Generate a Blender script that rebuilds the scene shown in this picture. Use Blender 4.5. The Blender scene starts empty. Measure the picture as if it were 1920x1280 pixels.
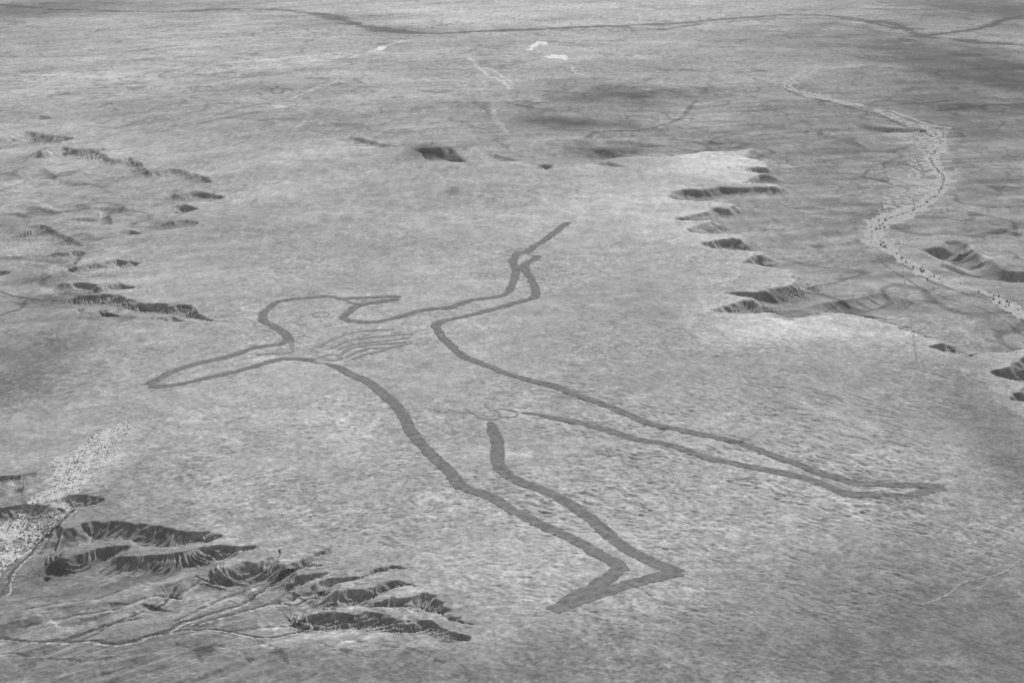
import bpy, math, random
import numpy as np

# ------------------------------------------------------------------ camera, light, exposure
scn = bpy.context.scene
H = 1400.0                      # flying height above the tableland (metres)
FPX = 2637.0                    # focal length in photo pixels (photo is 1920 x 1280)
PITCH = math.radians(16.7)      # camera looks this far below the horizon
cam_d = bpy.data.cameras.new('camera')
cam = bpy.data.objects.new('camera', cam_d)
scn.collection.objects.link(cam)
cam.location = (0, 0, H)
cam.rotation_euler = (math.radians(90) - PITCH, 0, 0)
cam_d.sensor_width = 36.0
cam_d.lens = 36.0 * FPX / 1920.0
cam_d.clip_start = 1.0
cam_d.clip_end = 400000.0
scn.camera = cam

SUN_EL, SUN_AZ = 28.0, 17.0     # azimuth clockwise from the viewing direction (+Y): sun beyond the plain
world = bpy.data.worlds.new('World')
scn.world = world
world.use_nodes = True
nt = world.node_tree
bg = nt.nodes['Background']
sky = nt.nodes.new('ShaderNodeTexSky')
sky.sky_type = 'NISHITA'
sky.sun_disc = False
sky.sun_elevation = math.radians(SUN_EL)
sky.sun_rotation = math.radians(SUN_AZ)
bw = nt.nodes.new('ShaderNodeRGBToBW')          # black and white film: neutral sky light
nt.links.new(sky.outputs[0], bw.inputs[0])
nt.links.new(bw.outputs[0], bg.inputs[0])
bg.inputs[1].default_value = 0.08
sun_d = bpy.data.lights.new('sun', 'SUN')
sun_d.energy = 4.2
sun_d.angle = math.radians(0.5)
sun_d.color = (1, 1, 1)
sun = bpy.data.objects.new('sun', sun_d)
scn.collection.objects.link(sun)
sun.rotation_euler = (math.radians(90 - SUN_EL), 0, math.radians(180 - SUN_AZ))
sun.location = (2000, 9000, 6000)
# a sun lamp shines along its local -Z; this heading puts it over the far side of the scene
import mathutils
sv = mathutils.Vector((math.sin(math.radians(SUN_AZ)) * math.cos(math.radians(SUN_EL)),
                       math.cos(math.radians(SUN_AZ)) * math.cos(math.radians(SUN_EL)),
                       math.sin(math.radians(SUN_EL))))
sun.rotation_euler = sv.to_track_quat('Z', 'Y').to_euler()
scn.view_settings.view_transform = 'Standard'
scn.view_settings.look = 'None'
scn.view_settings.exposure = 0.64
scn.view_settings.gamma = 1.0
scn.cycles.max_bounces = 4
scn.cycles.filter_width = 1.4

# ------------------------------------------------------------------ helpers
CP, SP = math.cos(PITCH), math.sin(PITCH)

def P(px, py, z=0.0):
    """photo pixel -> point of the ground plane at height z"""
    u = (np.asarray(px, float) - 960) / FPX
    v = (640 - np.asarray(py, float)) / FPX
    dz = -SP + v * CP
    t = (z - H) / dz
    return u * t, (CP + v * SP) * t

def slant(py):
    v = (640 - py) / FPX
    dep = PITCH - math.atan(v)
    return dep, H / math.sin(dep)

def _hash(ix, iy, seed):
    h = (ix.astype(np.int64) * 374761393 + iy.astype(np.int64) * 668265263 + seed * 974634777) & 0xFFFFFFFF
    h = ((h ^ (h >> 13)) * 1274126177) & 0xFFFFFFFF
    h = h ^ (h >> 16)
    return (h & 0xFFFF).astype(np.float32) / 32767.5 - 1.0

def noise(x, y, seed=0):
    fx, fy = np.floor(x), np.floor(y)
    ix, iy = fx.astype(np.int64), fy.astype(np.int64)
    tx = (x - fx).astype(np.float32); ty = (y - fy).astype(np.float32)
    tx = tx * tx * tx * (tx * (tx * 6 - 15) + 10); ty = ty * ty * ty * (ty * (ty * 6 - 15) + 10)
    a = _hash(ix, iy, seed); b = _hash(ix + 1, iy, seed)
    c = _hash(ix, iy + 1, seed); d = _hash(ix + 1, iy + 1, seed)
    return (a + (b - a) * tx) * (1 - ty) + (c + (d - c) * tx) * ty

def fbm(x, y, octaves=4, seed=0, gain=0.5):
    s = 0; a = 1.0; n = 0
    for o in range(octaves):
        # each octave rotated so that the lattice never shows
        ca, sa = math.cos(0.6 + 1.1 * o), math.sin(0.6 + 1.1 * o)
        s = s + a * noise((x * ca - y * sa) * 2 ** o + 17.3 * o, (x * sa + y * ca) * 2 ** o - 9.1 * o, seed + o)
        n += a; a *= gain
    return s / n * 1.6

def sstep(a, b, x):
    t = np.clip((x - a) / (b - a), 0, 1)
    return t * t * (3 - 2 * t)

def resample(pts, step):
    """Catmull-Rom through pts, then points every step metres"""
    p = np.asarray(pts, float)
    if len(p) > 2:
        q = np.vstack([2 * p[0] - p[1], p, 2 * p[-1] - p[-2]])
        out = []
        for i in range(1, len(q) - 2):
            t = np.linspace(0, 1, 14, endpoint=False)[:, None]
            p0, p1, p2, p3 = q[i - 1], q[i], q[i + 1], q[i + 2]
            out.append(0.5 * (2 * p1 + (p2 - p0) * t + (2 * p0 - 5 * p1 + 4 * p2 - p3) * t ** 2
                              + (3 * p1 - p0 - 3 * p2 + p3) * t ** 3))
        p = np.vstack(out + [p[-1:]])
    d = np.r_[0, np.cumsum(np.hypot(*np.diff(p, axis=0).T))]
    n = max(2, int(round(d[-1] / step)) + 1)
    s = np.linspace(0, d[-1], n)
    return np.c_[np.interp(s, d, p[:, 0]), np.interp(s, d, p[:, 1])]

def poly_dist(X, Y, pts, maxd):
    """index set of points within maxd of the polyline, with distance, signed side (+ = right-hand side) and arc length"""
    lo = pts.min(0) - maxd; hi = pts.max(0) + maxd
    idx = np.flatnonzero((X > lo[0]) & (X < hi[0]) & (Y > lo[1]) & (Y < hi[1]))
    if len(idx) == 0: return idx, None, None, None
    x, y = X[idx], Y[idx]
    best = np.full(len(idx), 1e18); sgn = np.ones(len(idx)); arc = np.zeros(len(idx))
    acc = 0.0
    for (ax, ay), (bx, by) in zip(pts[:-1], pts[1:]):
        dx, dy = bx - ax, by - ay
        L = math.hypot(dx, dy)
        if L < 1e-6: continue
        m = np.flatnonzero((x > min(ax, bx) - maxd) & (x < max(ax, bx) + maxd)
                           & (y > min(ay, by) - maxd) & (y < max(ay, by) + maxd))
        if len(m):
            rx, ry = x[m] - ax, y[m] - ay
            t = np.clip((rx * dx + ry * dy) / (L * L), 0, 1)
            d2 = (rx - t * dx) ** 2 + (ry - t * dy) ** 2
            w = d2 < best[m]
            mw = m[w]
            best[mw] = d2[w]
            sgn[mw] = np.where((dx * ry - dy * rx)[w] > 0, -1.0, 1.0)
            arc[mw] = acc + t[w] * L
        acc += L
    return idx, np.sqrt(best), sgn, arc

def inside(X, Y, poly):
    p = np.asarray(poly, float)
    res = np.zeros(X.shape, bool)
    j = len(p) - 1
    for i in range(len(p)):
        (xi, yi), (xj, yj) = p[i], p[j]
        c = ((yi > Y) != (yj > Y)) & (X < (xj - xi) * (Y - yi) / (yj - yi + 1e-12) + xi)
        res ^= c
        j = i
    return res

# ------------------------------------------------------------------ the ground sheet: grid, finer where the photo shows it larger
v_rows = np.linspace(1310, -10, 1320)
yr = P(np.full_like(v_rows, 960), v_rows)[1]
y_near = np.linspace(-2500, yr[0], 40, endpoint=False)
y_far = np.geomspace(yr[-1], 90000, 60)[1:]
YR = np.r_[y_near, yr, y_far]
tc = np.linspace(-0.425, 0.425, 1450)
ext = 0.425 + np.geomspace(0.006, 0.9, 60)
TC = np.r_[-ext[::-1], tc, ext]
NR, NC = len(YR), len(TC)
YE = np.maximum(YR, 1700.0)
GX = (YE[:, None] * TC[None, :])
GY = np.repeat(YR[:, None], NC, 1)
X, Y = GX.ravel(), GY.ravel()

print('grid', NR, NC)
Z = np.zeros(X.shape)
ALB = np.full(X.shape, 0.30)

# ---- gentle relief of the tableland and its terraced gilgai micro-relief
Z += 5.0 * fbm(X / 1500, Y / 1500, 3, 3) + 2.2 * fbm(X / 280, Y / 280, 2, 7)
near_w = np.exp(-np.maximum(Y - 2000, 0) / 9000)

# ---- scarps: crest lines (photo pixels, travelling left to right; the ground falls to the right-hand side)
S = []
def scarp(pts, thick, gully=0.55, steep=0.85, reach=6.0, lam=0.9, skew=0.35):
    S.append((pts, thick, gully, steep, reach, lam, skew))

# lower left badlands: outliers only, the main edge is cut below
scarp([(-40,894),(0,892),(40,889),(70,884)], 9, 0.4)
scarp([(18,918),(32,914),(46,912)], 6, 0.3)
scarp([(533,1110),(543,1101),(552,1098),(566,1105)], 16, 0.4)
scarp([(72,1069),(84,1065),(98,1067)], 8, 0.3)
scarp([(262,1104),(278,1092),(296,1082),(338,1074)], 17, 0.6, 0.45)
scarp([(238,1134),(250,1127),(264,1117)], 9, 0.5, 0.6)
scarp([(180,1125),(215,1118),(250,1121)], 7, 0.4, 0.5)
scarp([(60,1140),(110,1130),(170,1128)], 8, 0.4, 0.4)
scarp([(90,1165),(150,1152),(210,1140)], 7, 0.4, 0.4)
scarp([(420,1100),(450,1092),(470,1086)], 7, 0.5, 0.5)
# left middle
scarp([(-30,502),(0,500),(26,503)], 13, 0.4, 0.6)
scarp([(148,590),(166,581),(185,574),(207,572)], 11, 0.8)
scarp([(240,585),(262,587)], 8, 0.8, 0.5)
scarp([(142,570),(158,569)], 7)
scarp([(287,590),(305,587),(324,583)], 7, 0.8)
scarp([(125,455),(140,452),(152,455)], 6)
# upper left mesa edge
scarp([(40,221),(60,216),(77,213),(105,220)], 11, 0.4, 0.6)
scarp([(328,384),(350,384),(372,389)], 6, 0.7, 0.6)
scarp([(160,383),(200,380),(255,383)], 9, 0.5, 0.35)
scarp([(182,391),(200,395),(209,402),(211,416)], 8, 0.6)
scarp([(216,430),(228,427),(244,424)], 9, 0.6)
scarp([(30,421),(55,417),(81,415),(100,424),(118,433),(147,446),(156,456)], 9, 0.7, 0.7)
scarp([(26,390),(50,391),(75,396)], 6, 0.6, 0.5)
scarp([(82,306),(96,314),(112,325)], 6, 0.5, 0.6)
scarp([(118,330),(145,333),(170,337)], 5, 0.5, 0.5)
scarp([(60,378),(100,386),(140,388)], 5, 0.6, 0.5)
# beyond the north edge
scarp([(650,255),(690,262),(719,269),(760,275)], 6, 0.4)
scarp([(764,277),(785,276),(805,276),(825,275),(846,274)], 15, 0.5, 0.8)
scarp([(915,286),(953,292),(966,296),(985,298)], 6, 0.5)
scarp([(1002,309),(1020,308),(1042,309)], 11, 0.6)
scarp([(1106,306),(1140,301)], 6)
scarp([(1052,271),(1080,266),(1105,255),(1125,248)], 8, 0.8, 0.5)
scarp([(1080,283),(1120,276),(1160,283),(1205,292)], 8, 1.0, 0.5)
scarp([(1310,272),(1335,269),(1356,270)], 4)
scarp([(1330,250),(1345,254),(1362,258)], 5)
scarp([(610,230),(660,232),(690,237)], 4, 0.5, 0.4)
# east low ground
scarp([(1505,562),(1525,556),(1555,548),(1600,541),(1655,527)], 16, 0.6, 0.6, 4)
scarp([(1445,584),(1472,592),(1501,592)], 4)
scarp([(1560,580),(1580,574),(1584,566)], 4, 0.7)
scarp([(1604,584),(1618,580),(1624,572)], 4, 0.7)
scarp([(1653,601),(1662,595),(1672,591),(1688,596),(1715,599)], 19, 0.7, 0.9, 3.5)
scarp([(1680,610),(1700,612),(1712,612)], 4)
scarp([(1703,619),(1722,616),(1748,619)], 18, 0.6, 0.9, 3.5)
scarp([(1760,633),(1779,632),(1796,638),(1806,648),(1814,656),(1838,656)], 18, 0.6, 0.9, 3.5)
scarp([(1765,431),(1790,433),(1808,439),(1824,447),(1840,460),(1863,472),(1885,486),(1917,489),(1990,488)], 21, 0.6, 0.9, 3.9)
scarp([(1880,413),(1900,418),(1925,426)], 6, 0.5)
scarp([(1586,237),(1598,228),(1612,224)], 8, 0.5, 0.45)
scarp([(1500,240),(1512,236),(1522,238)], 6, 0.7, 0.6)
scarp([(1548,240),(1562,244)], 4)
scarp([(1460,275),(1510,270),(1560,264)], 4, 0.5, 0.4)
scarp([(1480,378),(1520,375),(1560,379)], 6, 0.5, 0.45)
scarp([(1580,386),(1600,384),(1620,388)], 5, 0.5, 0.45)
scarp([(1510,443),(1530,442),(1550,443)], 4, 0.5, 0.5)
scarp([(1430,480),(1470,476),(1520,470)], 4, 0.5, 0.3)

for k, (pts, thick, gully, steep, reach, lam, skew) in enumerate(S):
    a = np.array(pts, float)
    dep, sl = slant(a[:, 1].mean())
    steep *= 0.94; thick *= 1.22; gully *= 0.6; skew = 0.0; reach = max(reach, 9.0) if reach > 3.9 else reach
    r0 = thick * sl / FPX / (1.15 * math.sin(dep) + 0.80 * steep * math.cos(dep))
    wp = np.c_[P(a[:, 0], a[:, 1])]
    w = resample(wp, max(r0 * 0.35, 6.0))
    arcs = np.r_[0, np.cumsum(np.hypot(*np.diff(w, axis=0).T))]
    R = r0 * reach
    idx, d, sg, arc = poly_dist(X, Y, w, R * 1.5)
    if len(idx) == 0: continue
    s = d * sg
    L = arcs[-1]
    tl = min(0.34 * L, r0 * 5.0)
    ends = np.clip(arc / tl, 0, 1) * np.clip((L - arc) / tl, 0, 1)
    rb = r0; r0 = rb * (0.12 + 0.88 * ends) * (1 + 0.22 * noise(arc / (rb * 1.3), arc * 0, 900 + k)); R = r0 * reach
    lm = max(rb * lam, 14.0)
    ar = arc + skew * s
    n1 = noise(ar / lm, s / (lm * 6), 100 + k); n2 = noise(ar / (lm * 0.47), s / (lm * 3), 300 + k)
    g = 0.7 * (1 - np.abs(n1)) ** 5 + 0.5 * (1 - np.abs(n2)) ** 5          # narrow spurs between wider hollows
    g2 = noise(ar / (lm * 2.3), s * 0 + 0.5, 500 + k)
    se = s - gully * r0 * (1.25 * g * np.clip(0.1 + s / r0, 0, 1.5) + 0.35 * g2 + 0.1 * n2)
    prof = np.where(se > 0, np.tanh(np.maximum(se, 0) / r0), 0) * (1 - sstep(1.4 * r0, R, s))
    Z[idx] -= steep * r0 * np.clip(ends * 3, 0, 1) * prof

# ---- the dissected edges of the tableland: closed outlines of the low ground, with its side valleys
LOW_SW = [(-400,940),(-60,947),(0,951),(47,947),(87,951),(111,937),(130,931),(154,929),(180,932),(202,940),(165,950),(135,962),(118,978),(120,991),(130,991),(144,984),(160,979),(188,976),
 (212,976),(235,978),(258,983),(279,986),(300,986),(316,988),(332,993),(349,994),(380,995),(395,1000),(418,1007),(400,1012),(363,1019),(322,1027),(285,1029),(255,1023),(238,1015),(200,1013),
 (160,1023),(125,1034),(115,1046),(140,1041),(161,1035),(180,1028),(201,1025),(225,1022),(242,1021),(236,1032),(226,1043),(235,1043),(255,1042),(285,1041),(305,1041),(322,1038),(345,1034),(363,1030),
 (380,1025),(396,1022),(415,1022),(433,1024),(455,1025),(478,1022),(494,1021),(470,1030),(450,1037),(430,1047),(418,1058),(413,1068),(432,1060),(445,1057),(457,1055),(470,1054),(484,1053),(496,1049),
 (505,1042),(511,1034),(519,1024),(524,1037),(520,1052),(530,1062),(550,1053),(568,1045),(580,1041),(591,1038),(605,1031),(622,1025),(624,1035),(600,1047),(580,1059),(562,1070),(556,1080),(578,1074),
 (591,1072),(605,1071),(624,1071),(612,1077),(596,1083),(588,1091),(615,1085),(628,1084),(641,1082),(660,1079),(681,1077),(700,1070),(720,1065),(742,1061),(768,1064),(735,1070),(700,1078),(668,1087),(640,1096),
 (628,1107),(650,1104),(668,1104),(682,1104),(695,1102),(706,1096),(719,1092),(742,1090),(762,1094),(788,1101),(755,1102),(730,1108),(715,1118),(706,1131),(724,1124),(736,1120),(750,1123),(762,1124),(776,1117),
 (789,1112),(800,1112),(820,1118),(812,1124),(838,1134),(826,1138),(854,1147),(842,1150),(870,1160),(860,1163),(890,1172),(860,1170),(835,1159),(810,1152),(780,1147),(750,1143),(715,1142),(670,1140),(630,1142),(590,1148),(576,1157),
 (592,1151),(608,1149),(622,1147),(638,1147),(655,1148),(675,1149),(700,1150),(720,1155),(735,1160),(749,1163),(765,1166),(776,1166),(790,1165),(806,1166),(816,1173),(826,1179),(836,1181),(846,1186),(860,1190),
 (872,1194),(890,1203),(860,1211),(820,1217),(780,1214),(740,1217),(690,1217),(640,1216),(580,1212),(500,1217),(400,1217),(300,1227),(200,1232),(0,1237),(-400,1240)]
LOW_E = [(480,232),(540,240),(600,246),(640,253),(660,257),(690,263),(719,270),(755,276),(772,277),(800,276),(838,271),(850,283),(885,284),(920,285),(953,292),(966,298),(985,300),(1008,308),(1022,305),(1038,309),
 (1060,309),(1090,308),(1115,305),(1137,299),(1180,292),(1210,293),(1240,294),(1270,291),(1300,287),(1330,283),(1356,283),(1385,282),(1402,277),(1412,279),(1404,284),(1396,294),(1428,300),(1436,312),(1413,311),(1393,319),(1412,323),
 (1440,325),(1418,328),(1393,342),(1415,344),(1452,345),(1456,352),(1443,350),(1397,352),(1351,351),(1331,354),(1277,356),(1259,363),(1252,371),(1275,376),(1310,378),(1345,380),(1374,384),(1362,392),(1341,389),(1325,397),
 (1302,405),(1285,408),(1258,413),(1290,416),(1327,415),(1322,420),(1308,423),(1298,427),(1283,433),(1305,438),(1340,440),(1384,441),(1387,450),(1367,445),(1348,451),(1330,454),(1313,459),(1345,468),(1390,470),(1428,471),(1428,477),
 (1410,479),(1402,484),(1393,492),(1420,497),(1445,501),(1457,504),(1470,508),(1480,512),(1489,521),(1486,530),(1475,536),(1460,539),(1436,544),(1415,548),(1397,549),(1378,548),(1355,547),(1380,554),(1412,558),(1413,563),(1397,562),
 (1378,566),(1357,571),(1346,577),(1332,584),(1370,588),(1410,586),(1445,586),(1460,590),(1472,593),(1501,593),(1530,590),(1560,584),(1600,590),(1640,599),(1653,603),(1690,609),(1720,624),(1750,634),(1780,647),(1815,661),(1838,658),
 (1880,660),(1960,652),(2010,652),(1926,668),(1907,676),(1887,689),(1872,692),(1856,698),(1885,709),(1922,715),(1930,719),(1912,731),(1902,739),(1892,749),(1920,753),(2000,760),(2300,780),(2700,100),(1500,10),(500,30),(100,150)]
LOW_W = [(-400,262),(-60,260),(15,254),(44,244),(66,247),(88,251),(110,254),(140,257),(115,265),(90,275),(76,287),(100,279),(121,275),(147,279),(170,278),(199,277),(186,285),(198,291),(213,299),(230,297),(242,295),(261,303),
 (279,319),(312,316),(334,316),(360,323),(400,338),(370,343),(342,352),(328,363),(360,359),(382,360),(422,368),(390,377),(350,381),(374,391),(345,401),(316,415),(345,412),(372,421),(300,431),(240,441),(170,456),(122,468),(116,475),
 (140,471),(171,474),(152,484),(140,499),(175,494),(201,491),(225,485),(240,490),(272,493),(220,503),(150,516),(118,533),(145,530),(176,531),(184,541),(205,536),(222,531),(256,539),(200,545),(143,553),(188,551),(235,557),(262,565),
 (296,566),(329,571),(350,571),(364,575),(376,590),(396,603),(340,599),(280,601),(200,599),(120,602),(0,612),(-400,625)]
DIST = {}
def low_ground(key, outline, drop, wl, wa, gully, seed, steep=0.68):
    """drop = depth (array); wl, wa = wavelength and size of the wriggles of the edge"""
    a = np.array(outline, float)
    p = np.c_[P(a[:, 0], a[:, 1])]
    p = np.vstack([p, p[:1]])
    p = resample(p, wl * 0.5)
    Xw = X + wa * noise(X / wl, Y / wl, seed) + 0.5 * wa * noise(X / (wl * .4), Y / (wl * .4), seed + 1)
    Yw = Y + wa * noise(X / wl, Y / wl, seed + 2) + 0.5 * wa * noise(X / (wl * .4), Y / (wl * .4), seed + 3)
    md = float(np.max(drop)) * 6
    idx, d, sg, arc = poly_dist(Xw, Yw, p, md)
    ins = inside(Xw, Yw, p)
    D = np.full(X.shape, md); D[idx] = np.minimum(d, md)
    A = np.zeros(X.shape); A[idx] = arc
    DIST[key] = np.where(ins, D, -D)
    r0 = drop / steep
    n1 = noise(A / (r0 * .75), D / (r0 * 4), seed + 5); n2 = noise(A / (r0 * .3), D / (r0 * 2), seed + 6)
    g = 0.95 * (1 - np.abs(n1)) ** 4 + 0.22 * (1 - np.abs(n2)) ** 4
    r1 = r0 * (1 + 0.3 * noise(A / (r0 * 2.7), D * 0, seed + 7))
    se = np.maximum(D - gully * r0 * g * np.clip(D / r0, 0, 1.3), 0)
    return -drop * np.tanh(se / r1) * ins
def anchor(pts):
    num = 0; den = 0
    for px, py, v in pts:
        x, y = P(px, py); w = 1 / ((X - x) ** 2 + (Y - y) ** 2 + 3000.0) ** 1.5
        num = num + w * v; den = den + w
    return num / den
drop = anchor([(150,935,17),(20,950,16),(190,980,24),(280,990,23),(380,998,15),(160,1035,24),(290,1041,20),(430,1024,18),(470,1055,22),(510,1035,21),(580,1043,20),(590,1073,16),(640,1083,17),(740,1062,9),(680,1103,20),(760,1095,14),
               (750,1122,16),(850,1150,12),(600,1150,21),(680,1150,19),(770,1166,16),(850,1188,11),(-100,1238,3),(0,1237,3),(100,1234,3),(200,1232,3),(300,1227,3),(400,1217,3),(500,1217,3),(580,1212,3),(640,1216,3),(700,1217,3),(760,1215,3),(820,1217,3)])
Z += low_ground('sw', LOW_SW, drop * 1.18, 34, 7, 0.5, 600, 0.76)
drop = anchor([(30,250,30),(120,256,27),(140,277,28),(240,298,20),(330,318,18),(380,362,17),(340,414,13),(140,472,12),(200,492,15),(150,531,13),(220,533,13),(200,554,18),(300,567,20),(380,585,20),(-100,615,1),(0,612,1),(60,607,1),(120,602,1),(200,599,1.5),(280,601,1.5),(350,600,2)])
Z += low_ground('w', LOW_W, drop * 1.4, 48, 13, 0.5, 680, 0.70) * sstep(-6000, -4200, X)
drop = anchor([(700,265,15),(800,276,34),(900,286,14),(1010,308,24),(1110,305,14),(1250,292,14),(1400,285,26),(1420,312,22),(1420,330,25),(1400,352,17),(1270,362,22),(1300,406,20),(1310,425,25),(1340,453,24),(1405,482,26),(1480,520,26),
               (1420,548,22),(1360,570,23),(1480,592,16),(1650,602,16),(1800,650,18),(1900,680,42),(1910,735,36)])
fade = (1 - sstep(9500, 15000, Y)) * sstep(200, 1100, X)
Z += low_ground('e', LOW_E, drop * 1.8, 60, 13, 0.42, 640, 0.82) * fade

# ---- terraces and gibber mounds on the tableland: real relief, a metre or so
warp = 26 * noise(X / 120, Y / 120, 41) + 13 * noise(X / 44, Y / 44, 43)
U = X + 14 * noise(X / 60, Y / 60, 42); V = Y + 0.00036 * X * X + warp
tm = sstep(-0.35, 0.45, fbm(X / 700, Y / 700, 3, 61)) * np.clip(1.25 - np.maximum(Y - 2600, 0) / 5200, 0, 1)
bx, by = P(1230, 930)
tm = 0.45 + tm * 0.6 + 0.8 * np.exp(-((X - bx) / 900) ** 2 - ((Y - by) / 750) ** 2)
bx, by = P(420, 1230)
tm *= 1 - 0.85 * np.exp(-((X - (-760)) / 560) ** 2 - ((Y - 2350) / 520) ** 2)
tA = noise(U / 14, V / 9, 71); tB = noise(U / 23 + 5.3, V / 13 + 2.1, 74)
ter = tA + 0.9 * tB * np.abs(tB) ** 0.2 + 0.5 * noise(U / 11, V / 7, 72)
pat = 0.35 + 0.9 * sstep(-0.5, 0.5, fbm(X / 130, Y / 130, 3, 75))
ter = np.where(ter > 0, ter, ter * 1.6)
bx, by = P(1750, 1260)
tm *= 1 - 0.6 * np.exp(-((X - bx) / 700) ** 2 - ((Y - by) / 420) ** 2)
bx, by = P(960, 1290)
tm *= 1 - 0.55 * np.exp(-((X - bx) / 700) ** 2 - ((Y - by) / 200) ** 2)
Z += tm * pat * 0.60 * ter
Z += 0.42 * noise(X / 9, Y / 8, 73) * np.clip(1.3 - Y / 7000, 0, 1)
# low-ground rills and far relief
Z += 2.2 * fbm(X / 140, Y / 140, 3, 81) * sstep(3000, 7000, Y)
Z += 9.0 * fbm(X / 900, Y / 600, 3, 83) * sstep(6500, 12000, Y)
# bad-land floor lower left is furrowed
bl = np.exp(-((X + 830) / 480) ** 2 - ((Y - 2300) / 420) ** 2)
ba, bb = X * 0.77 + Y * 0.64, -X * 0.64 + Y * 0.77
Z += bl * 9.0 * fbm(ba / 240, bb / 55, 4, 85)

# ------------------------------------------------------------------ ground tones (soil, gibber, claypan; some shade and corner darkening painted in), as an albedo attribute
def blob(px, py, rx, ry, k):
    """patch of soil tone or painted-in darkening: centre and half-size given where it shows in the photo, laid on the ground"""
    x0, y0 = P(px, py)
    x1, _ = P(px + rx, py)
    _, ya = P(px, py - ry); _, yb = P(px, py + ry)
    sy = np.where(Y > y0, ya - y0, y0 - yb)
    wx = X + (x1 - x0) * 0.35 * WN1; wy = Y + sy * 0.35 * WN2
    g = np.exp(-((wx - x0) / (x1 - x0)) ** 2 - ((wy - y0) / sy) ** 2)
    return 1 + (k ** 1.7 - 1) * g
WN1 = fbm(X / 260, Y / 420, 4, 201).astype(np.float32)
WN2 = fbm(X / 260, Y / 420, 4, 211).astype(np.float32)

ALB *= 1 + 0.12 * fbm(X / 800, Y / 1100, 4, 221)
ALB *= 1 + 0.10 * fbm(X / 75, Y / 75, 4, 231)
ALB *= 1 + 0.15 * noise(X / 8, Y / 8, 241) * np.clip(1.4 - Y / 9000, 0.2, 1)
ALB *= 1 + 0.08 * tm * ter
far = sstep(4200, 8000, Y)
st = fbm((X * 0.6 + Y * 0.8) / 2200, (Y * 0.6 - X * 0.8) / 230, 4, 251) * np.exp(-((X + 3000) / 3500) ** 2)
ALB *= 1 + 0.14 * st * far
ALB *= 1 + 0.13 * fbm(X / 700, (Y - 0.15 * X) / 500, 4, 255) * far
ALB *= 1 + 0.10 * noise(X / 18, Y / 18, 258) + 0.08 * noise(X / 37, Y / 37, 259)
ALB *= 1 + 0.10 * noise(X / 32, Y / 150, 256) * far + 0.07 * noise(X / 17, Y / 70, 257) * far
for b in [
    (376,1220,24,9,.42),(388,1212,14,5,.6),(518,1224,16,5,.62),(655,1219,14,4,.62),(676,1197,12,5,.65),(762,1224,9,8,.62),(742,1212,10,5,.7),(795,1225,20,6,.75),(262,1238,14,6,.75),(300,1252,18,7,.7),(805,283,34,13,.55),(1135,280,60,16,.78),  # lower-left ones paint in the shade of small hollows
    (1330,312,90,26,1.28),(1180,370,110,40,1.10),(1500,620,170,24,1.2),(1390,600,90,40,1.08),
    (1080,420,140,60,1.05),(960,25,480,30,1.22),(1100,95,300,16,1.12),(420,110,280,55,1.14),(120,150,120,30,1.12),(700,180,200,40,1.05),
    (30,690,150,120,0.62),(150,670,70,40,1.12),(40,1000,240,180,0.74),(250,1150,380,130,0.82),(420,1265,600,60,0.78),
    (1850,1190,380,170,0.70),(1930,880,120,200,0.70),(1450,1230,340,100,0.78),(960,1270,360,90,0.78),  # dark lower corners: vignette darkening put into the ground colour
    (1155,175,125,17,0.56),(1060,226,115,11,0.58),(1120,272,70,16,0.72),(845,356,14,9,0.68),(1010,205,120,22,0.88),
    (1880,140,210,90,0.46),(1780,190,130,22,0.70),(1890,20,220,36,0.46),(1540,165,40,16,0.86),(1600,270,70,16,0.80),  # upper right: dark stony ground plus painted corner vignette
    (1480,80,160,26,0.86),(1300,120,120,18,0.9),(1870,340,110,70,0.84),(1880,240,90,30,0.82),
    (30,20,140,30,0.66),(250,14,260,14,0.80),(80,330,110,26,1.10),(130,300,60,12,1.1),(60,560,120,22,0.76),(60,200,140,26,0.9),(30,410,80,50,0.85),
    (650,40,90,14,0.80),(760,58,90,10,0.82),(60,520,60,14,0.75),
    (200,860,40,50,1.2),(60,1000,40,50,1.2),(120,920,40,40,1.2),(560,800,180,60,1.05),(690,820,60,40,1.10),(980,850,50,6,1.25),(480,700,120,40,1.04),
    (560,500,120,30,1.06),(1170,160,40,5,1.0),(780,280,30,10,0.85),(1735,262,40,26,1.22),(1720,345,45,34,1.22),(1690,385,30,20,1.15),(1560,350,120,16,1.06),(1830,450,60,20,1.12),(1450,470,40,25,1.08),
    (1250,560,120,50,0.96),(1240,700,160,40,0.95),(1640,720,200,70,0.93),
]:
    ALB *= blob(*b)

west0 = 0.8 * sstep(0, 80, DIST['w'])
ALB *= 1 - 0.10 * west0
# eastern and northern low ground: greyer, streaked by sheet wash; the rim of the tableland swept pale
e = sstep(-10, 70, DIST['e']) * (1 - 0.8 * sstep(9500, 15000, Y + 1500 * WN1)) * (0.55 + 0.45 * sstep(0, 1800, X))
rim = np.where(DIST['e'] < 0, np.exp(DIST['e'] / 170.0), 0) * sstep(0, 900, X)
ALB *= 1 + 0.24 * rim
sw = sstep(0, 60, DIST['sw'])
ALB *= 1 - 0.12 * sw
ALB *= 1 + 0.34 * sw * fbm(ba / 260, bb / 45, 4, 291)
dr = np.abs(fbm(X / 520, Y / 700, 3, 295)); dr2 = np.abs(fbm(X / 230, Y / 330, 3, 297))
low = np.maximum(sstep(8800, 11500, Y) * 0.8, np.maximum(e, west0))
ALB *= 1 - 0.40 * low * (1 - sstep(0.02, 0.10, dr)) - 0.28 * low * (1 - sstep(0.02, 0.10, dr2))
ALB *= 1 - 0.22 * e
ALB *= 1 + 0.26 * e * fbm(X / 420, (Y - 0.25 * X) / 95, 4, 261)
west = np.exp(-((X + 1900) / 750) ** 2 - ((Y - 5600) / 1500) ** 2)
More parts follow.
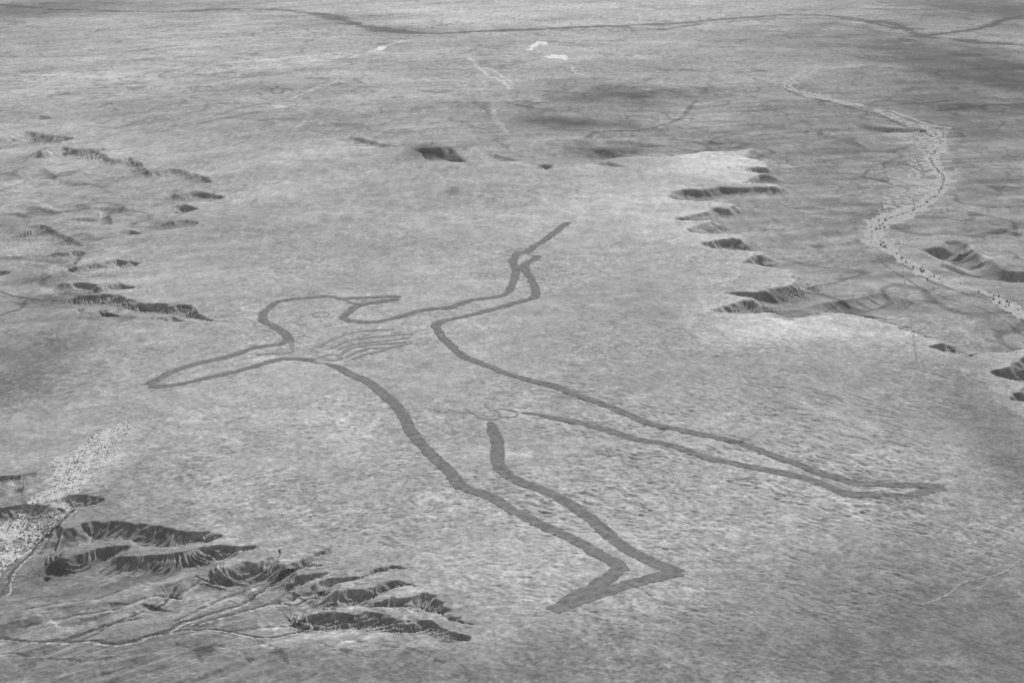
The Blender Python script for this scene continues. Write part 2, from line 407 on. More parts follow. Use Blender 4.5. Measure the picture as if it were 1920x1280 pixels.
ALB *= 1 + 0.26 * west * fbm(X / 300, (Y - 0.4 * X) / 120, 4, 271)
cp = sstep(0.35, 0.75, fbm(X / 120, Y / 90, 4, 281)) * (0.35 + 0.65 * near_w)
ALB *= 1 + 0.13 * cp
mk = np.clip(0.55 + 0.5 * fbm(X / 330, Y / 330, 3, 311), 0.15, 1.2)
ALB *= 1 - 0.26 * mk * sstep(0.25, 0.6, fbm(X / 11, Y / 11, 2, 313)) + 0.30 * mk * sstep(0.3, 0.7, fbm(X / 14 + 7, Y / 14, 2, 317))

CREEK = [(1612,122),(1572,127),(1528,130),(1502,143),(1479,156),(1480,165),(1513,176),(1561,187),(1605,198),(1646,207),(1697,229),(1741,240),(1759,257),
         (1763,275),(1745,294),(1754,316),(1769,332),(1759,360),(1734,382),(1693,400),(1660,415),(1636,437),(1646,453),(1662,463),(1689,484),(1719,501),(1742,516),(1796,536),(1843,548),(1873,562),(1894,574),(1925,596),(1980,625)]
def line_tone(pts, w, k, jag=0.5, seed=0):
    """tone of a drainage line, wash stripe or painted sunlit ridge; w = half width in metres"""
    a = np.array(pts, float)
    p = resample(np.c_[P(a[:, 0], a[:, 1])], max(10.0, w * 0.6))
    idx, d, sg, arc = poly_dist(X, Y, p, w * 2.5)
    if len(idx) == 0: return
    n = 1 + jag * noise(arc / (w * 3), d * 0, 700 + seed) + jag * noise(X[idx] / (w * .8), Y[idx] / (w * .8), 720 + seed)
    m = 1 - sstep(0.5, 1.3, d / (w * np.maximum(n, 0.15)))
    ALB[idx] *= 1 + (k ** 1.6 - 1) * m
# long far drainage bands of darker scrubby soil
line_tone([(-40,4),(100,18),(300,22),(480,18),(600,26),(680,50),(780,62),(860,60),(1000,55),(1200,48),(1330,38),(1480,27),(1560,31),(1680,45),(1730,68),(1800,75),(1960,90)], 150, 0.58, 0.7, 1)
line_tone([(1240,56),(1330,44),(1480,34),(1600,38),(1690,54)], 70, 0.62, 0.6, 2)
line_tone([(880,58),(1050,52),(1250,54)], 60, 0.66, 0.6, 3)
line_tone([(1730,66),(1790,60),(1850,50),(1880,38),(1930,28)], 80, 0.52, 0.5, 4)
line_tone([(20,107),(150,106),(280,92),(350,84)], 60, 0.86, 0.5, 5)
line_tone([(160,66),(195,56),(230,50)], 30, 0.85, 0.5, 6)
line_tone([(140,203),(180,201),(210,192)], 30, 0.76, 0.4, 7)
line_tone([(160,233),(220,236),(290,220),(400,217),(440,206),(500,193)], 28, 0.8, 0.5, 8)
line_tone([(380,230),(440,219),(490,209)], 28, 0.78, 0.5, 9)
line_tone([(495,242),(540,247),(580,243),(612,251)], 10, 0.66, 0.4, 10)
line_tone([(730,97),(800,98),(870,100),(900,90),(960,97)], 35, 0.78, 0.5, 11)
line_tone([(970,197),(1000,203),(1035,205)], 24, 0.62, 0.4, 12)
line_tone([(1100,255),(1120,243),(1200,235),(1240,226),(1280,210),(1305,182)], 22, 0.72, 0.5, 13)
line_tone([(0,540),(30,548),(80,553),(140,552),(190,552)], 9, 0.62, 0.4, 14)
line_tone([(48,553),(40,570),(20,580),(0,588),(-20,592)], 9, 0.66, 0.4, 15)
line_tone([(1440,60),(1490,64),(1540,72)], 60, 0.86, 0.5, 16)
line_tone([(1690,190),(1740,187),(1800,180)], 30, 0.65, 0.4, 17)
line_tone([(1760,200),(1840,192),(1925,186)], 40, 0.6, 0.5, 18)
line_tone([(390,602),(410,601),(440,604)], 7, 0.72, 0.4, 19)
line_tone([(420,505),(540,482),(600,492)], 14, 0.9, 0.5, 20)
line_tone(CREEK[:14], 22, 0.62, 0.6, 21)
line_tone([(x + 6, y - 7) for x, y in CREEK[23:]], 5, 0.6, 0.8, 22)
line_tone([(x - 8, y + 8) for x, y in CREEK[23:]], 4, 0.6, 0.8, 23)
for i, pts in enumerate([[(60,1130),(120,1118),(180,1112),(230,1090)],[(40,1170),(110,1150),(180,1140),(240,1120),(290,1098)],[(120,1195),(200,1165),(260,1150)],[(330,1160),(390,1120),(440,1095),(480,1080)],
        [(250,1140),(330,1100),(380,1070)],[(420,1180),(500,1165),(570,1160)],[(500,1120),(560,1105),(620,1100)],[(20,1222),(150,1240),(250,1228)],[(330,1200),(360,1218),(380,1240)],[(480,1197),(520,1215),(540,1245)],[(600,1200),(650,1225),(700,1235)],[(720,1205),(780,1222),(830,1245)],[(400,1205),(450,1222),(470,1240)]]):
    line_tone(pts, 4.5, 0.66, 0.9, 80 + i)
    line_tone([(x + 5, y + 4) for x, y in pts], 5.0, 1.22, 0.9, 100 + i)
# pale sandy streaks; a few lower-left ones paint in sunlit ridge crests
for i, (pts, w, k) in enumerate([
    ([(545,185),(590,165),(640,152)], 30, 1.22), ([(530,200),(560,205),(580,215),(555,240)], 18, 1.16),
    ([(760,207),(800,206),(835,204)], 26, 1.3), ([(700,96),(720,86),(760,76)], 45, 1.3),
    ([(880,110),(915,140),(940,150),(958,165)], 24, 1.3), ([(925,205),(930,225),(955,250)], 20, 1.22),
    ([(900,122),(930,135),(965,158)], 15, 1.25), ([(1070,125),(1090,138),(1150,141)], 26, 1.22), ([(1190,158),(1230,166),(1262,170)], 24, 1.25),
    ([(1275,205),(1285,195),(1310,190)], 16, 1.2), ([(800,309),(850,304),(950,300),(1000,312)], 18, 1.12), ([(1000,320),(1080,312),(1140,306)], 18, 1.14),
    ([(20,370),(60,368),(95,380),(125,390)], 14, 1.22), ([(150,550),(240,565),(330,590)], 10, 1.06), ([(320,1000),(400,1012),(450,1008)], 7, 1.18),
    ([(270,1020),(330,1020),(390,1014)], 6, 1.2), ([(170,1095),(200,1075),(230,1055)], 5, 1.18), ([(300,1105),(325,1095),(336,1085)], 5, 1.2),
    ([(420,1108),(450,1092),(475,1086)], 5, 1.18), ([(360,1185),(400,1182),(460,1193)], 4, 1.2), ([(640,1198),(660,1197),(675,1203)], 5, 1.2),
    ([(1440,372),(1560,367),(1640,352)], 18, 1.1), ([(1540,292),(1640,318)], 14, 1.06), ([(1690,225),(1640,205),(1560,190)], 10, 1.05),
    ([(1260,690),(1300,684),(1350,685)], 7, 1.12), ([(50,1120),(130,1113),(180,1118)], 5, 1.15),
    ([(70,1160),(150,1140),(190,1133)], 5, 1.13), ([(210,1160),(300,1130),(340,1095)], 5, 1.1), ([(660,770),(690,755),(720,757)], 8, 1.14), ([(600,770),(630,768)], 8, 1.14)]):
    line_tone(pts, w, k, 0.6, 30 + i)
ALB = np.clip(ALB, 0.06, 0.62)

# ------------------------------------------------------------------ materials (all neutral grey: the photograph is black and white)
def mat(name, build, rough=0.95):
    m = bpy.data.materials.new(name); m.use_nodes = True
    t = m.node_tree
    b = t.nodes['Principled BSDF']
    b.inputs['Roughness'].default_value = rough
    b.inputs['Specular IOR Level'].default_value = 0.0
    build(t, b)
    return m

def tex_noise(t, scale, detail=3.0, rough=0.6):
    co = t.nodes.new('ShaderNodeTexCoord')
    n = t.nodes.new('ShaderNodeTexNoise')
    n.inputs['Scale'].default_value = scale; n.inputs['Detail'].default_value = detail; n.inputs['Roughness'].default_value = rough
    t.links.new(co.outputs['Object'], n.inputs['Vector'])
    return n.outputs['Fac']

def mapr(t, f, lo, hi, a=0.3, b=0.7):
    r = t.nodes.new('ShaderNodeMapRange')
    r.inputs['From Min'].default_value = a; r.inputs['From Max'].default_value = b
    r.inputs['To Min'].default_value = lo; r.inputs['To Max'].default_value = hi
    t.links.new(f, r.inputs['Value'])
    return r.outputs[0]

def mul(t, a, b):
    m = t.nodes.new('ShaderNodeMath'); m.operation = 'MULTIPLY'
    t.links.new(a, m.inputs[0])
    if hasattr(b, 'links'): t.links.new(b, m.inputs[1])
    else: m.inputs[1].default_value = b
    return m.outputs[0]

def ground_nodes(t, b):
    at = t.nodes.new('ShaderNodeAttribute'); at.attribute_name = 'albedo'
    f = mul(t, at.outputs['Fac'], mapr(t, tex_noise(t, 0.13, 5, 0.8), 0.66, 1.34))
    f = mul(t, f, mapr(t, tex_noise(t, 0.035, 3, 0.6), 0.92, 1.08))
    t.links.new(f, b.inputs['Base Color'])
    bp = t.nodes.new('ShaderNodeBump')
    bp.inputs['Strength'].default_value = 0.5; bp.inputs['Distance'].default_value = 0.5
    t.links.new(tex_noise(t, 0.22, 3, 0.6), bp.inputs['Height'])
    t.links.new(bp.outputs[0], b.inputs['Normal'])

def flat_nodes(val, amp, scale, det=3):
    def f(t, b):
        v = mapr(t, tex_noise(t, scale, det, 0.65), val * (1 - amp), val * (1 + amp))
        t.links.new(v, b.inputs['Base Color'])
    return f

M_ground = mat('stony_plain', ground_nodes)
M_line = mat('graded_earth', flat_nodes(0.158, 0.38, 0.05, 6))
M_thin = mat('scraped_earth', flat_nodes(0.22, 0.15, 0.08))
M_sand = mat('pale_sand', flat_nodes(0.34, 0.35, 0.05, 4))
M_wash = mat('pale_stones', flat_nodes(0.42, 0.45, 0.12, 5))
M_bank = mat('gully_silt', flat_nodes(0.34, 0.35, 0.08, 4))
M_track = mat('pale_dust', flat_nodes(0.29, 0.3, 0.06))
M_dtrack = mat('worn_earth', flat_nodes(0.25, 0.1, 0.1))
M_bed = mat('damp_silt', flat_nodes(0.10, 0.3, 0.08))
M_pan = mat('salt_crust', flat_nodes(0.62, 0.12, 0.02))
M_leaf = mat('grey_foliage', flat_nodes(0.25, 0.4, 0.6))
M_bark = mat('bark', flat_nodes(0.10, 0.2, 2.0))

# ------------------------------------------------------------------ mesh building
def mesh_object(name, verts, faces4, m, parent=None, tris=None, smooth=True):
    me = bpy.data.meshes.new(name)
    v = np.asarray(verts, np.float32); f = np.asarray(faces4, np.int32)
    k = f.shape[1]
    me.vertices.add(len(v)); me.vertices.foreach_set('co', v.ravel())
    me.loops.add(f.size); me.loops.foreach_set('vertex_index', f.ravel())
    me.polygons.add(len(f))
    me.polygons.foreach_set('loop_start', np.arange(0, f.size, k, dtype=np.int32))
    me.polygons.foreach_set('loop_total', np.full(len(f), k, np.int32))
    me.polygons.foreach_set('use_smooth', np.full(len(f), smooth))
    me.update(calc_edges=True)
    me.materials.append(m)
    o = bpy.data.objects.new(name, me)
    scn.collection.objects.link(o)
    if parent: o.parent = parent
    return o

def structure(o, label=None):
    o['kind'] = 'structure'
    if label: o['label'] = label
    return o

ii = (np.arange(NR - 1)[:, None] * NC + np.arange(NC - 1)[None, :])
QUADS = np.stack([ii, ii + 1, ii + 1 + NC, ii + NC], -1).reshape(-1, 4)
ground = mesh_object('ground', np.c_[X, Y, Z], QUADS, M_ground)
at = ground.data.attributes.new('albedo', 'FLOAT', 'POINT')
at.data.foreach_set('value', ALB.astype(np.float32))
structure(ground)
ZG = Z.reshape(NR, NC)

def height(x, y):
    x = np.asarray(x, float); y = np.asarray(y, float)
    r = np.interp(y, YR, np.arange(NR)); 
    ye = np.maximum(y, 1700.0)
    c = np.interp(x / ye, TC, np.arange(NC))
    r0 = np.clip(np.floor(r).astype(int), 0, NR - 2); c0 = np.clip(np.floor(c).astype(int), 0, NC - 2)
    a, b = r - r0, c - c0
    return (ZG[r0, c0] * (1 - a) * (1 - b) + ZG[r0, c0 + 1] * (1 - a) * b + ZG[r0 + 1, c0] * a * (1 - b) + ZG[r0 + 1, c0 + 1] * a * b)

def G(px, py):
    """photo pixel -> point of the relief it shows"""
    z = np.zeros_like(np.asarray(px, float))
    for _ in range(6):
        x, y = P(px, py, z)
        z = 0.5 * z + 0.5 * height(x, y)
    return x, y

def lift(x, y):
    return 0.25 + 0.00009 * np.hypot(x, y)

# ------------------------------------------------------------------ the geoglyph: ploughed lines laid on the tableland
geo = bpy.data.objects.new('geoglyph', None)
gx, gy = P(900, 720)
geo.location = (float(gx), float(gy), float(height(gx, gy)))
scn.collection.objects.link(geo)
geo['label'] = 'giant dark outline of a man with a throwing stick, graded into the pale plain'
geo['category'] = 'geoglyph'
n_line = [0]
def line(name, pts, width, m=None, rough=0.15, taper=(0, 0)):
    a = np.array(pts, float)
    n_line[0] += 1
    p = resample(np.c_[G(a[:, 0], a[:, 1])], 7.0 if width > 15 else 4.0)
    n = len(p)
    tg = np.gradient(p, axis=0)
    ker = np.ones(3) / 3
    tg /= np.hypot(tg[:, 0], tg[:, 1])[:, None] + 1e-9
    nm = np.c_[-tg[:, 1], tg[:, 0]]
    arc = np.r_[0, np.cumsum(np.hypot(*np.diff(p, axis=0).T))]
    sd = n_line[0] * 7
    cs = np.linspace(-1, 1, 7)
    half = width / 2
    wl = half * (1 + rough * noise(arc / 45, arc * 0, sd) + rough * 1.3 * noise(arc / 12, arc * 0, sd + 1))
    wr = half * (1 + rough * noise(arc / 45, arc * 0, sd + 2) + rough * 1.3 * noise(arc / 12, arc * 0, sd + 3))
    for k, e in ((0, arc), (1, arc[-1] - arc)):
        if taper[k]:
            q = 0.15 + 0.85 * np.sqrt(np.clip(e / taper[k], 0, 1)); wl = wl * q; wr = wr * q
    V = []
    for c in cs:
        w = np.where(c < 0, wl, wr) * c
        V.append(np.c_[p + nm * w[:, None]])
    V = np.stack(V, 1).reshape(-1, 2)
    z = height(V[:, 0], V[:, 1]) + lift(V[:, 0], V[:, 1]) + 0.05 * (n_line[0] % 9)
    k = len(cs)
    q = (np.arange(n - 1)[:, None] * k + np.arange(k - 1)[None, :])
    F = np.stack([q, q + k, q + k + 1, q + 1], -1).reshape(-1, 4)[:, ::-1]
    co = np.c_[V, z] - np.array(geo.location)
    return mesh_object(name, co, F, m or M_line, geo)

W = 33
line('arm_outline', [(275,722),(299,709),(322,697),(363,683),(417,672),(440,665),(477,652),(521,645),(540,638)], W)
line('arm_outline', [(279,724),(312,723),(353,717),(396,707),(440,697),(484,685),(517,675),(541,672),(570,673),(592,676)], W)
line('head_outline', [(541,642),(541,633),(529,621),(512,610),(495,602),(494,588),(507,576),(522,565),(566,559),(605,556),(625,557),(642,561)], W)
line('neck_outline', [(545,640),(549,650),(545,660),(520,662),(480,665)], 15, M_thin, 0.3)
line('hair_outline', [(640,561),(660,559),(682,558),(736,556),(746,558)], W * .9)
line('hair_outline', [(747,560),(732,563),(702,567),(682,571),(665,576),(655,584),(644,593)], W)
line('headband_line', [(646,562),(660,568),(682,569)], 16, M_thin)
line('headband_line', [(682,558),(683,564),(682,570)], 14, M_thin)
line('arm_outline', [(642,593),(648,599),(660,602),(689,604),(719,601),(759,591),(796,581),(843,576),(860,570),(887,562),(914,559),(944,554),(957,541),(964,524),(968,506)], W)
line('hand_outline', [(968,506),(963,494),(961,488),(969,476),(974,472)], W * 1.1, None, 0.2)
line('throwing_stick', [(983,476),(998,465),(1027,446),(1060,420),(1070,419)], W * 1.15)
line('wrist_line', [(974,478),(986,476),(1000,479)], 12, M_thin)
line('hand_outline', [(1009,479),(1000,486),(984,496),(986,509)], W * 1.1, None, 0.2)
line('arm_outline', [(986,509),(998,526),(1004,541),(1004,553),(995,560),(964,569),(920,581),(867,594),(833,601),(819,608),(817,614)], W)
line('body_outline', [(817,612),(826,628),(846,648),(867,667),(897,679),(920,688),(947,699),(998,714),(1041,724),(1081,739),(1122,756),(1165,772),(1216,793)], W)
line('leg_outline', [(1216,793),(1266,804),(1317,814),(1360,823),(1400,836),(1440,850),(1489,867),(1534,884),(1571,896),(1601,906)], W)
line('foot_outline', [(1598,906),(1630,907),(1665,908),(1740,911),(1771,913)], W)
line('foot_outline', [(1771,914),(1747,918),(1717,926),(1695,931),(1657,927),(1601,927),(1586,927)], W)
line('leg_outline', [(1592,927),(1564,916),(1526,901),(1489,891),(1440,881),(1360,865),(1317,855),(1276,840),(1236,830),(1192,823),(1149,809),(1098,796),(1041,784),(1008,777),(977,773)], W, None, 0.1, (0, 150))
line('leg_outline', [(919,790),(925,806),(933,830),(932,853),(936,872),(947,885),(974,902),(1011,915),(1048,932),(1075,949),(1102,967),(1129,991),(1155,1014),(1189,1036),(1229,1055),(1256,1065),(1272,1073)], 37, None, 0.1, (60, 0))
line('foot_outline', [(1278,1073),(1243,1078),(1202,1089),(1165,1099),(1129,1112),(1095,1122),(1061,1135),(1036,1144)], 35)
line('foot_outline', [(1036,1144),(1068,1122),(1098,1107),(1129,1090),(1149,1075),(1164,1065)], 36)
line('leg_outline', [(1166,1070),(1160,1059),(1149,1051),(1115,1034),(1081,1014),(1041,994),(1008,979),(967,959),(940,942),(913,927),(883,918),(864,910)], 36)
line('body_outline', [(868,914),(858,905),(846,887),(826,867),(803,845),(776,816),(756,779),(739,756),(719,739),(702,725),(688,714),(658,702),(638,690),(612,681)], 36, None, 0.1, (0, 80))
# body ornaments
def ornament(pts, w=11): line('belt_line', pts, w * 0.75, M_thin, 0.35)
ornament([(935,781),(962,781),(972,775),(960,769),(937,766)], 12)
ornament([(925,767),(934,773),(936,781),(928,786),(904,784),(891,777),(880,770)], 12)
ornament([(928,776),(917,767),(909,760)], 10)
ornament([(828,775),(845,768),(862,773),(880,770)], 9)
ornament([(905,776),(915,781),(930,777)], 9)
def zs(l): return [(440 + x / 2.977, 450 + y / 2.977) for x, y in l]
for l in ([(470,600),(530,560),(600,535),(700,510),(800,503),(890,500)],
          [(540,605),(600,575),(660,555),(800,540),(960,525),(1000,528)],
          [(580,610),(640,590),(700,575),(860,560),(980,545)],
          [(600,640),(610,625),(650,605),(720,590),(840,580),(960,568)],
          [(625,655),(680,625),(740,605),(860,600),(970,580)],
          [(660,665),(720,640),(790,625),(850,605)]):
    line('chest_line', zs(l), 13, M_thin, 0.35)
line('chest_line', zs([(470,660),(500,645),(560,640),(600,655),(560,672),(500,668)]), 14, M_thin, 0.5)
line('chest_line', zs([(430,665),(470,685),(530,690)]), 12, M_thin, 0.5)
line('eye_outline', zs([(430,415),(470,402),(525,408),(515,425),(470,430),(432,420)]), 6, M_thin, 0.3)

# ------------------------------------------------------------------ patches of the sheet with a surface of their own (bed, wash, track)
FC = QUADS
cxq = (X[QUADS[:, 0]] + X[QUADS[:, 2]]) / 2; cyq = (Y[QUADS[:, 0]] + Y[QUADS[:, 2]]) / 2
def patch(name, mask, m, off):
    f = QUADS[mask]
    u, inv = np.unique(f, return_inverse=True)
    x, y = X[u], Y[u]
    co = np.c_[x, y, Z[u] + off * lift(x, y)]
    return structure(mesh_object(name, co, inv.reshape(-1, 4), m))
def near_line(pts, w, jag=0.4, seed=0, step=8.0, jl=3.0, wig=0.0):
    a = np.array(pts, float)
    p = resample(np.c_[G(a[:, 0], a[:, 1])], step)
    if wig:
        q = np.arange(len(p)) * step
        p = p + wig * np.c_[noise(q / 38, q * 0, seed) + .5 * noise(q / 15, q * 0, seed + 1), noise(q / 38, q * 0, seed + 2) + .5 * noise(q / 15, q * 0, seed + 3)]
    idx, d, sg, arc = poly_dist(cxq, cyq, p, w * 2)
    n = 1 + jag * noise(arc / (w * jl), arc * 0, 800 + seed) + jag * noise(cxq[idx] / (w * .7), cyq[idx] / (w * .7), 820 + seed)
    mk = np.zeros(len(cxq), bool); mk[idx[d < w * n]] = True
    return mk
def in_area(pts, jig, seed=0):
    a = np.array(pts, float)
    p = np.c_[G(a[:, 0], a[:, 1])]
    wx = cxq + jig * fbm(cxq / (jig * 3), cyq / (jig * 3), 3, 840 + seed); wy = cyq + jig * 1.6 * fbm(cxq / (jig * 3), cyq / (jig * 3), 3, 860 + seed)
    return inside(wx, wy, p)

bed = near_line(CREEK, 30, 0.6, 1) | near_line(CREEK[9:24], 42, 0.9, 7) | near_line([(1672,208),(1741,233),(1785,240)], 16, .4, 2)
bed |= near_line(CREEK[:9], 75, 0.5, 6)
bed |= in_area([(1700,238),(1745,232),(1785,242),(1775,290),(1802,322),(1772,336),(1728,386),(1662,420),(1648,402),(1668,318),(1735,292),(1700,262)], 22, 3) & \
       (fbm(cxq / 22, cyq / 40, 4, 77) > 0.12)
bed |= near_line([(1640,355),(1600,362),(1540,372)], 9, .5, 4)
bed |= near_line([(1770,333),(1800,325),(1815,325)], 12, .4, 9)
patch('creek_bed', bed, M_sand, 1.0)
wash = in_area([(238,784),(256,806),(222,850),(160,900),(146,925),(128,958),(64,1022),(24,1062),(-20,1100),(-60,1100),(-60,1010),(0,985),(36,955),(66,935),(88,892),(138,842),(196,800)], 24, 5) & (fbm(cxq / 16, cyq / 22, 3, 78) > -0.42)
patch('stony_wash', wash, M_wash, 1.0)
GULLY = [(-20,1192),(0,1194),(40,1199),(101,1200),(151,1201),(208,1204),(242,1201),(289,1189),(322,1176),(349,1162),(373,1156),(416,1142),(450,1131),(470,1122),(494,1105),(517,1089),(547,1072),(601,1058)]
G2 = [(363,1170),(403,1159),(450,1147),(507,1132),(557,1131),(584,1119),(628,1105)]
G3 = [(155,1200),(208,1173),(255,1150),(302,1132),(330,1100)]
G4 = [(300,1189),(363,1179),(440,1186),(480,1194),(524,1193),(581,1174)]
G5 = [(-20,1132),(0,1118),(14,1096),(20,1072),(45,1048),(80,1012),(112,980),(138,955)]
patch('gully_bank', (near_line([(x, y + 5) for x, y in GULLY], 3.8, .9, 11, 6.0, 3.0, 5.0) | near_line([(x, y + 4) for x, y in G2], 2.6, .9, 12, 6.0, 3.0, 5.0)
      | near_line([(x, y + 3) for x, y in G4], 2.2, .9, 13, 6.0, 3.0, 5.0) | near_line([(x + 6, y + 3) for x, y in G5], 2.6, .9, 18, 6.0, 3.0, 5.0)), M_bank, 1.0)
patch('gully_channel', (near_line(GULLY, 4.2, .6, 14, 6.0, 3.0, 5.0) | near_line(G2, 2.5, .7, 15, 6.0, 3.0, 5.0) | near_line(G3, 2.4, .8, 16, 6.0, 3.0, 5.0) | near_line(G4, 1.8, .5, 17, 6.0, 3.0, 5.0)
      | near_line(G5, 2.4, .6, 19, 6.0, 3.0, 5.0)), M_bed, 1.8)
patch('track', near_line([(1729,1133),(1760,1122),(1781,1111),(1796,1098),(1815,1089),(1871,1077),(1895,1063),(1930,1040)], 2.2, .9, 21), M_track, 1.0)
patch('fence_track', near_line([(1685,450),(1692,491),(1697,530),(1700,561),(1708,598),(1714,642),(1722,690)], 1.7, .5, 22), M_dtrack, 2.6)
patch('claypan', (in_area([(1018,106),(1035,103),(1055,104),(1070,110),(1062,113),(1040,111)], 40, 23) | near_line([(992,95),(1003,85),(1016,79),(1022,84)], 38, .4, 24)
      | near_line([(712,95),(716,88)], 40, .4, 25)), M_pan, 1.0)

# ------------------------------------------------------------------ scrub and trees
rng = random.Random(5)
def ico():
    t = (1 + 5 ** .5) / 2
    v = np.array([(-1,t,0),(1,t,0),(-1,-t,0),(1,-t,0),(0,-1,t),(0,1,t),(0,-1,-t),(0,1,-t),(t,0,-1),(t,0,1),(-t,0,-1),(-t,0,1)], float)
    v /= np.linalg.norm(v[0])
    f = np.array([(0,11,5),(0,5,1),(0,1,7),(0,7,10),(0,10,11),(1,5,9),(5,11,4),(11,10,2),(10,7,6),(7,1,8),(3,9,4),(3,4,2),(3,2,6),(3,6,8),(3,8,9),(4,9,5),(2,4,11),(6,2,10),(8,6,7),(9,8,1)])
    return v, f
IV, IF = ico()
def clump_mesh(spots, seed=1):
    """many small irregular leaf clumps: spots = (x, y, z, radius)"""
    r = np.random.RandomState(seed)
    VV, FF = [], []
    for k, (x, y, z, s) in enumerate(spots):
        d = IV * (1 + 0.45 * r.uniform(-1, 1, (12, 1)))
        VV.append(d * np.array([s, s, s * 0.8]) + np.array([x, y, z])); FF.append(IF + 12 * k)
    return np.vstack(VV), np.vstack(FF)
def bush_spots(r, h, n, seed):
    q = random.Random(seed); out = []
    for _ in range(n):
        a = q.uniform(0, 6.283); d = r * math.sqrt(q.random()) * 0.8
        out.append((d * math.cos(a), d * math.sin(a), h * (0.35 + 0.6 * q.random()) * (1 - 0.3 * d / r), r * q.uniform(0.28, 0.5)))
    return out
def trunk(h, r):
    V, F = [], []
    for k, (z, q) in enumerate([(-0.6, 1.3), (h * .4, 1.0), (h * .75, 0.6)]):
        for i in range(6):
            a = i * math.pi / 3
            V.append((q * r * math.cos(a) + 0.15 * k * r, q * r * math.sin(a), z))
    for k in range(2):
        for i in range(6):
            F.append((k * 6 + i, k * 6 + (i + 1) % 6, k * 6 + 6 + (i + 1) % 6, k * 6 + 6 + i))
    return V, F

def tree(name, r, h, n, seed, label, cat, group):
    o = bpy.data.objects.new(name, None); scn.collection.objects.link(o)
    v, f = clump_mesh(bush_spots(r, h, n, seed), seed)
    mesh_object('crown', v, f, M_leaf, o, smooth=False)
    tv, tf = trunk(h, r * 0.08)
    mesh_object('trunk', tv, tf, M_bark, o)
    o['label'] = label; o['category'] = cat; o['group'] = group
    return o
def clone(o, x, y, s):
    c = o.copy(); scn.collection.objects.link(c)
    for ch in o.children:
        d = ch.copy(); scn.collection.objects.link(d); d.parent = c
    put(c, x, y, s)
    return c
def put(c, x, y, s):
    c.location = (x, y, float(height(x, y))); c.scale = (s, s, s); c.rotation_euler = (0, 0, rng.uniform(0, 6.28))

# trees on the bend of the creek, one by one
protos = [tree('creek_tree', 4.2, 7, 14, 40 + i, 'dark rounded tree on the pale sand of the winding creek', 'tree', 'trees along the creek') for i in range(3)]
spots = []
ck = np.array([p for p in CREEK if p[1] > 400])
while len(spots) < 40:
    i = rng.randrange(len(ck) - 1); t = rng.random()
    px = ck[i][0] + (ck[i + 1][0] - ck[i][0]) * t + rng.gauss(0, 5); py = ck[i][1] + (ck[i + 1][1] - ck[i][1]) * t + rng.gauss(0, 2.5)
    if px < 1915: spots.append((px, py))
spots += [(1655,462),(1660,464),(1689,485),(1712,502),(1658,414),(1660,411),(1650,428),(1873,556),(1893,568),(1888,565)]
for k, (px, py) in enumerate(spots):
    x, y = G(px, py)
    s = rng.uniform(0.6, 1.35)
    if k < 3: put(protos[k], float(x), float(y), s)
    else: clone(protos[k % 3], float(x), float(y), s)

# shrubs on the stony wash: the nearest ones individually, the rest as scrub
bprotos = [tree('shrub', 1.9, 1.7, 7, 60 + i, 'small dark shrub dotting the pale stony wash beside the gullies', 'shrub', 'shrubs on the stony wash') for i in range(4)]
cells = np.flatnonzero(wash)
R_ = np.random.RandomState(3)
pick = R_.choice(cells, 2400)
bxs = cxq[pick] + R_.uniform(-3, 3, len(pick)); bys = cyq[pick] + R_.uniform(-3, 3, len(pick))
cl = fbm(bxs / 45, bys / 45, 2, 99)
keep = cl > R_.uniform(-0.8, 0.5, len(pick))
bxs, bys = bxs[keep], bys[keep]
vis = bxs > -0.40 * bys
order = np.argsort(np.where(vis, bys, 1e9))
n_ind = 280
for k, i in enumerate(order[:n_ind]):
    s = rng.uniform(0.6, 1.5)
    if k < 4: put(bprotos[k], float(bxs[i]), float(bys[i]), s)
    else: clone(bprotos[k % 4], float(bxs[i]), float(bys[i]), s)
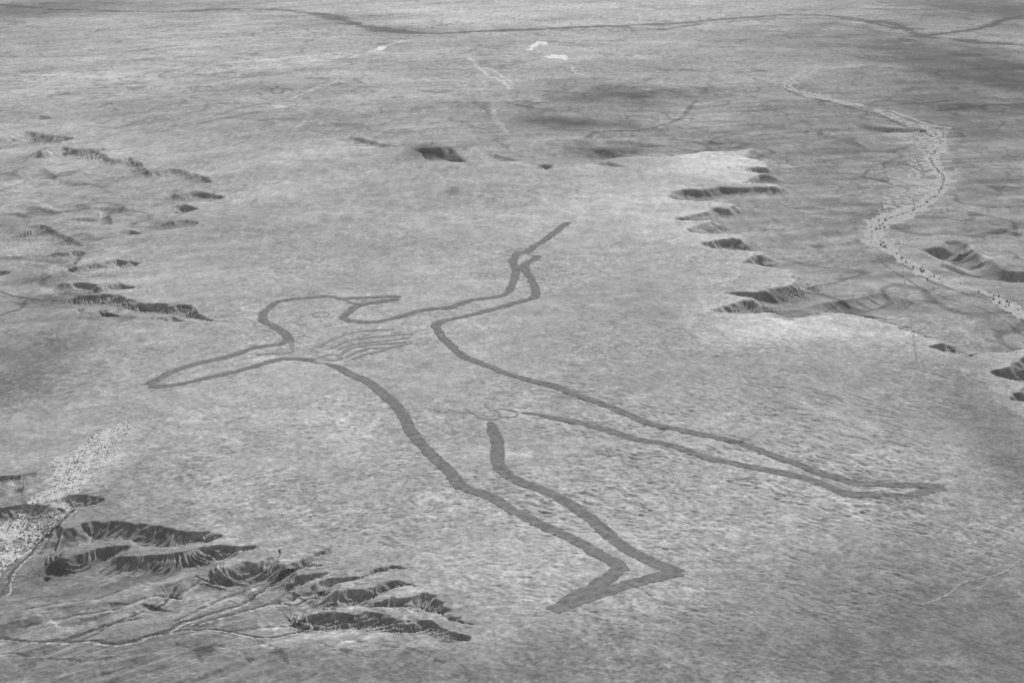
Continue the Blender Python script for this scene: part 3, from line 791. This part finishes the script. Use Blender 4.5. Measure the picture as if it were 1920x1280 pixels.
def scrub(name, xs, ys, r, label, seed):
    z = height(xs, ys)
    q = np.random.RandomState(seed)
    sp = []
    for x, y, zz in zip(xs, ys, z):
        s = r * q.uniform(0.5, 1.4)
        for _ in range(3):
            sp.append((x + q.uniform(-.7, .7) * s, y + q.uniform(-.7, .7) * s, zz + s * q.uniform(.2, .7), s * q.uniform(.45, .8)))
    v, f = clump_mesh(sp, seed)
    o = mesh_object(name, v, f, M_leaf, None, smooth=False)
    o['kind'] = 'stuff'; o['label'] = label; o['category'] = 'scrub'
    return o
rest = order[n_ind:][vis[order[n_ind:]]]
scrub('wash_scrub', bxs[rest], bys[rest], 1.6, 'scattered dark scrub over the pale stony wash', 5)
def along(pts, n, spread, seed):
    q = np.random.RandomState(seed)
    a = np.array(pts, float)
    p = resample(np.c_[G(a[:, 0], a[:, 1])], 10.0)
    i = q.randint(0, len(p), n)
    w = spread * (0.35 + 0.9 * (0.5 + 0.5 * noise(i / 25.0, i * 0.0, seed)))
    return p[i, 0] + q.normal(0, 1, n) * w, p[i, 1] + q.normal(0, 1, n) * w
xs, ys = along([p for p in CREEK if p[1] < 440], 650, 10, 8)
scrub('creek_scrub', xs, ys, 3.6, 'dark line of scrub following the winding creek', 9)

# ------------------------------------------------------------------ the air: thin even haze over the whole plain
hx, hy0, hy1 = float(np.max(np.abs(X))) + 500, float(YR[0]) - 500, float(YR[-1]) + 500
z0, z1 = float(Z.min()) - 1.0, H + 10.0
V = [(x, y, z) for z in (z0, z1) for y in (hy0, hy1) for x in (-hx, hx)]
F = [(0, 2, 3, 1), (4, 5, 7, 6), (0, 1, 5, 4), (2, 6, 7, 3), (0, 4, 6, 2), (1, 3, 7, 5)]
mh = bpy.data.materials.new('air'); mh.use_nodes = True
th = mh.node_tree; th.nodes.clear()
oh = th.nodes.new('ShaderNodeOutputMaterial'); vh = th.nodes.new('ShaderNodeVolumePrincipled')
vh.inputs['Color'].default_value = (0.92, 0.92, 0.92, 1); vh.inputs['Density'].default_value = 0.7e-5
th.links.new(vh.outputs[0], oh.inputs['Volume'])
hz = mesh_object('haze', V, F, mh, smooth=False)
hz['kind'] = 'stuff'; hz['label'] = 'thin pale haze over the far plain'
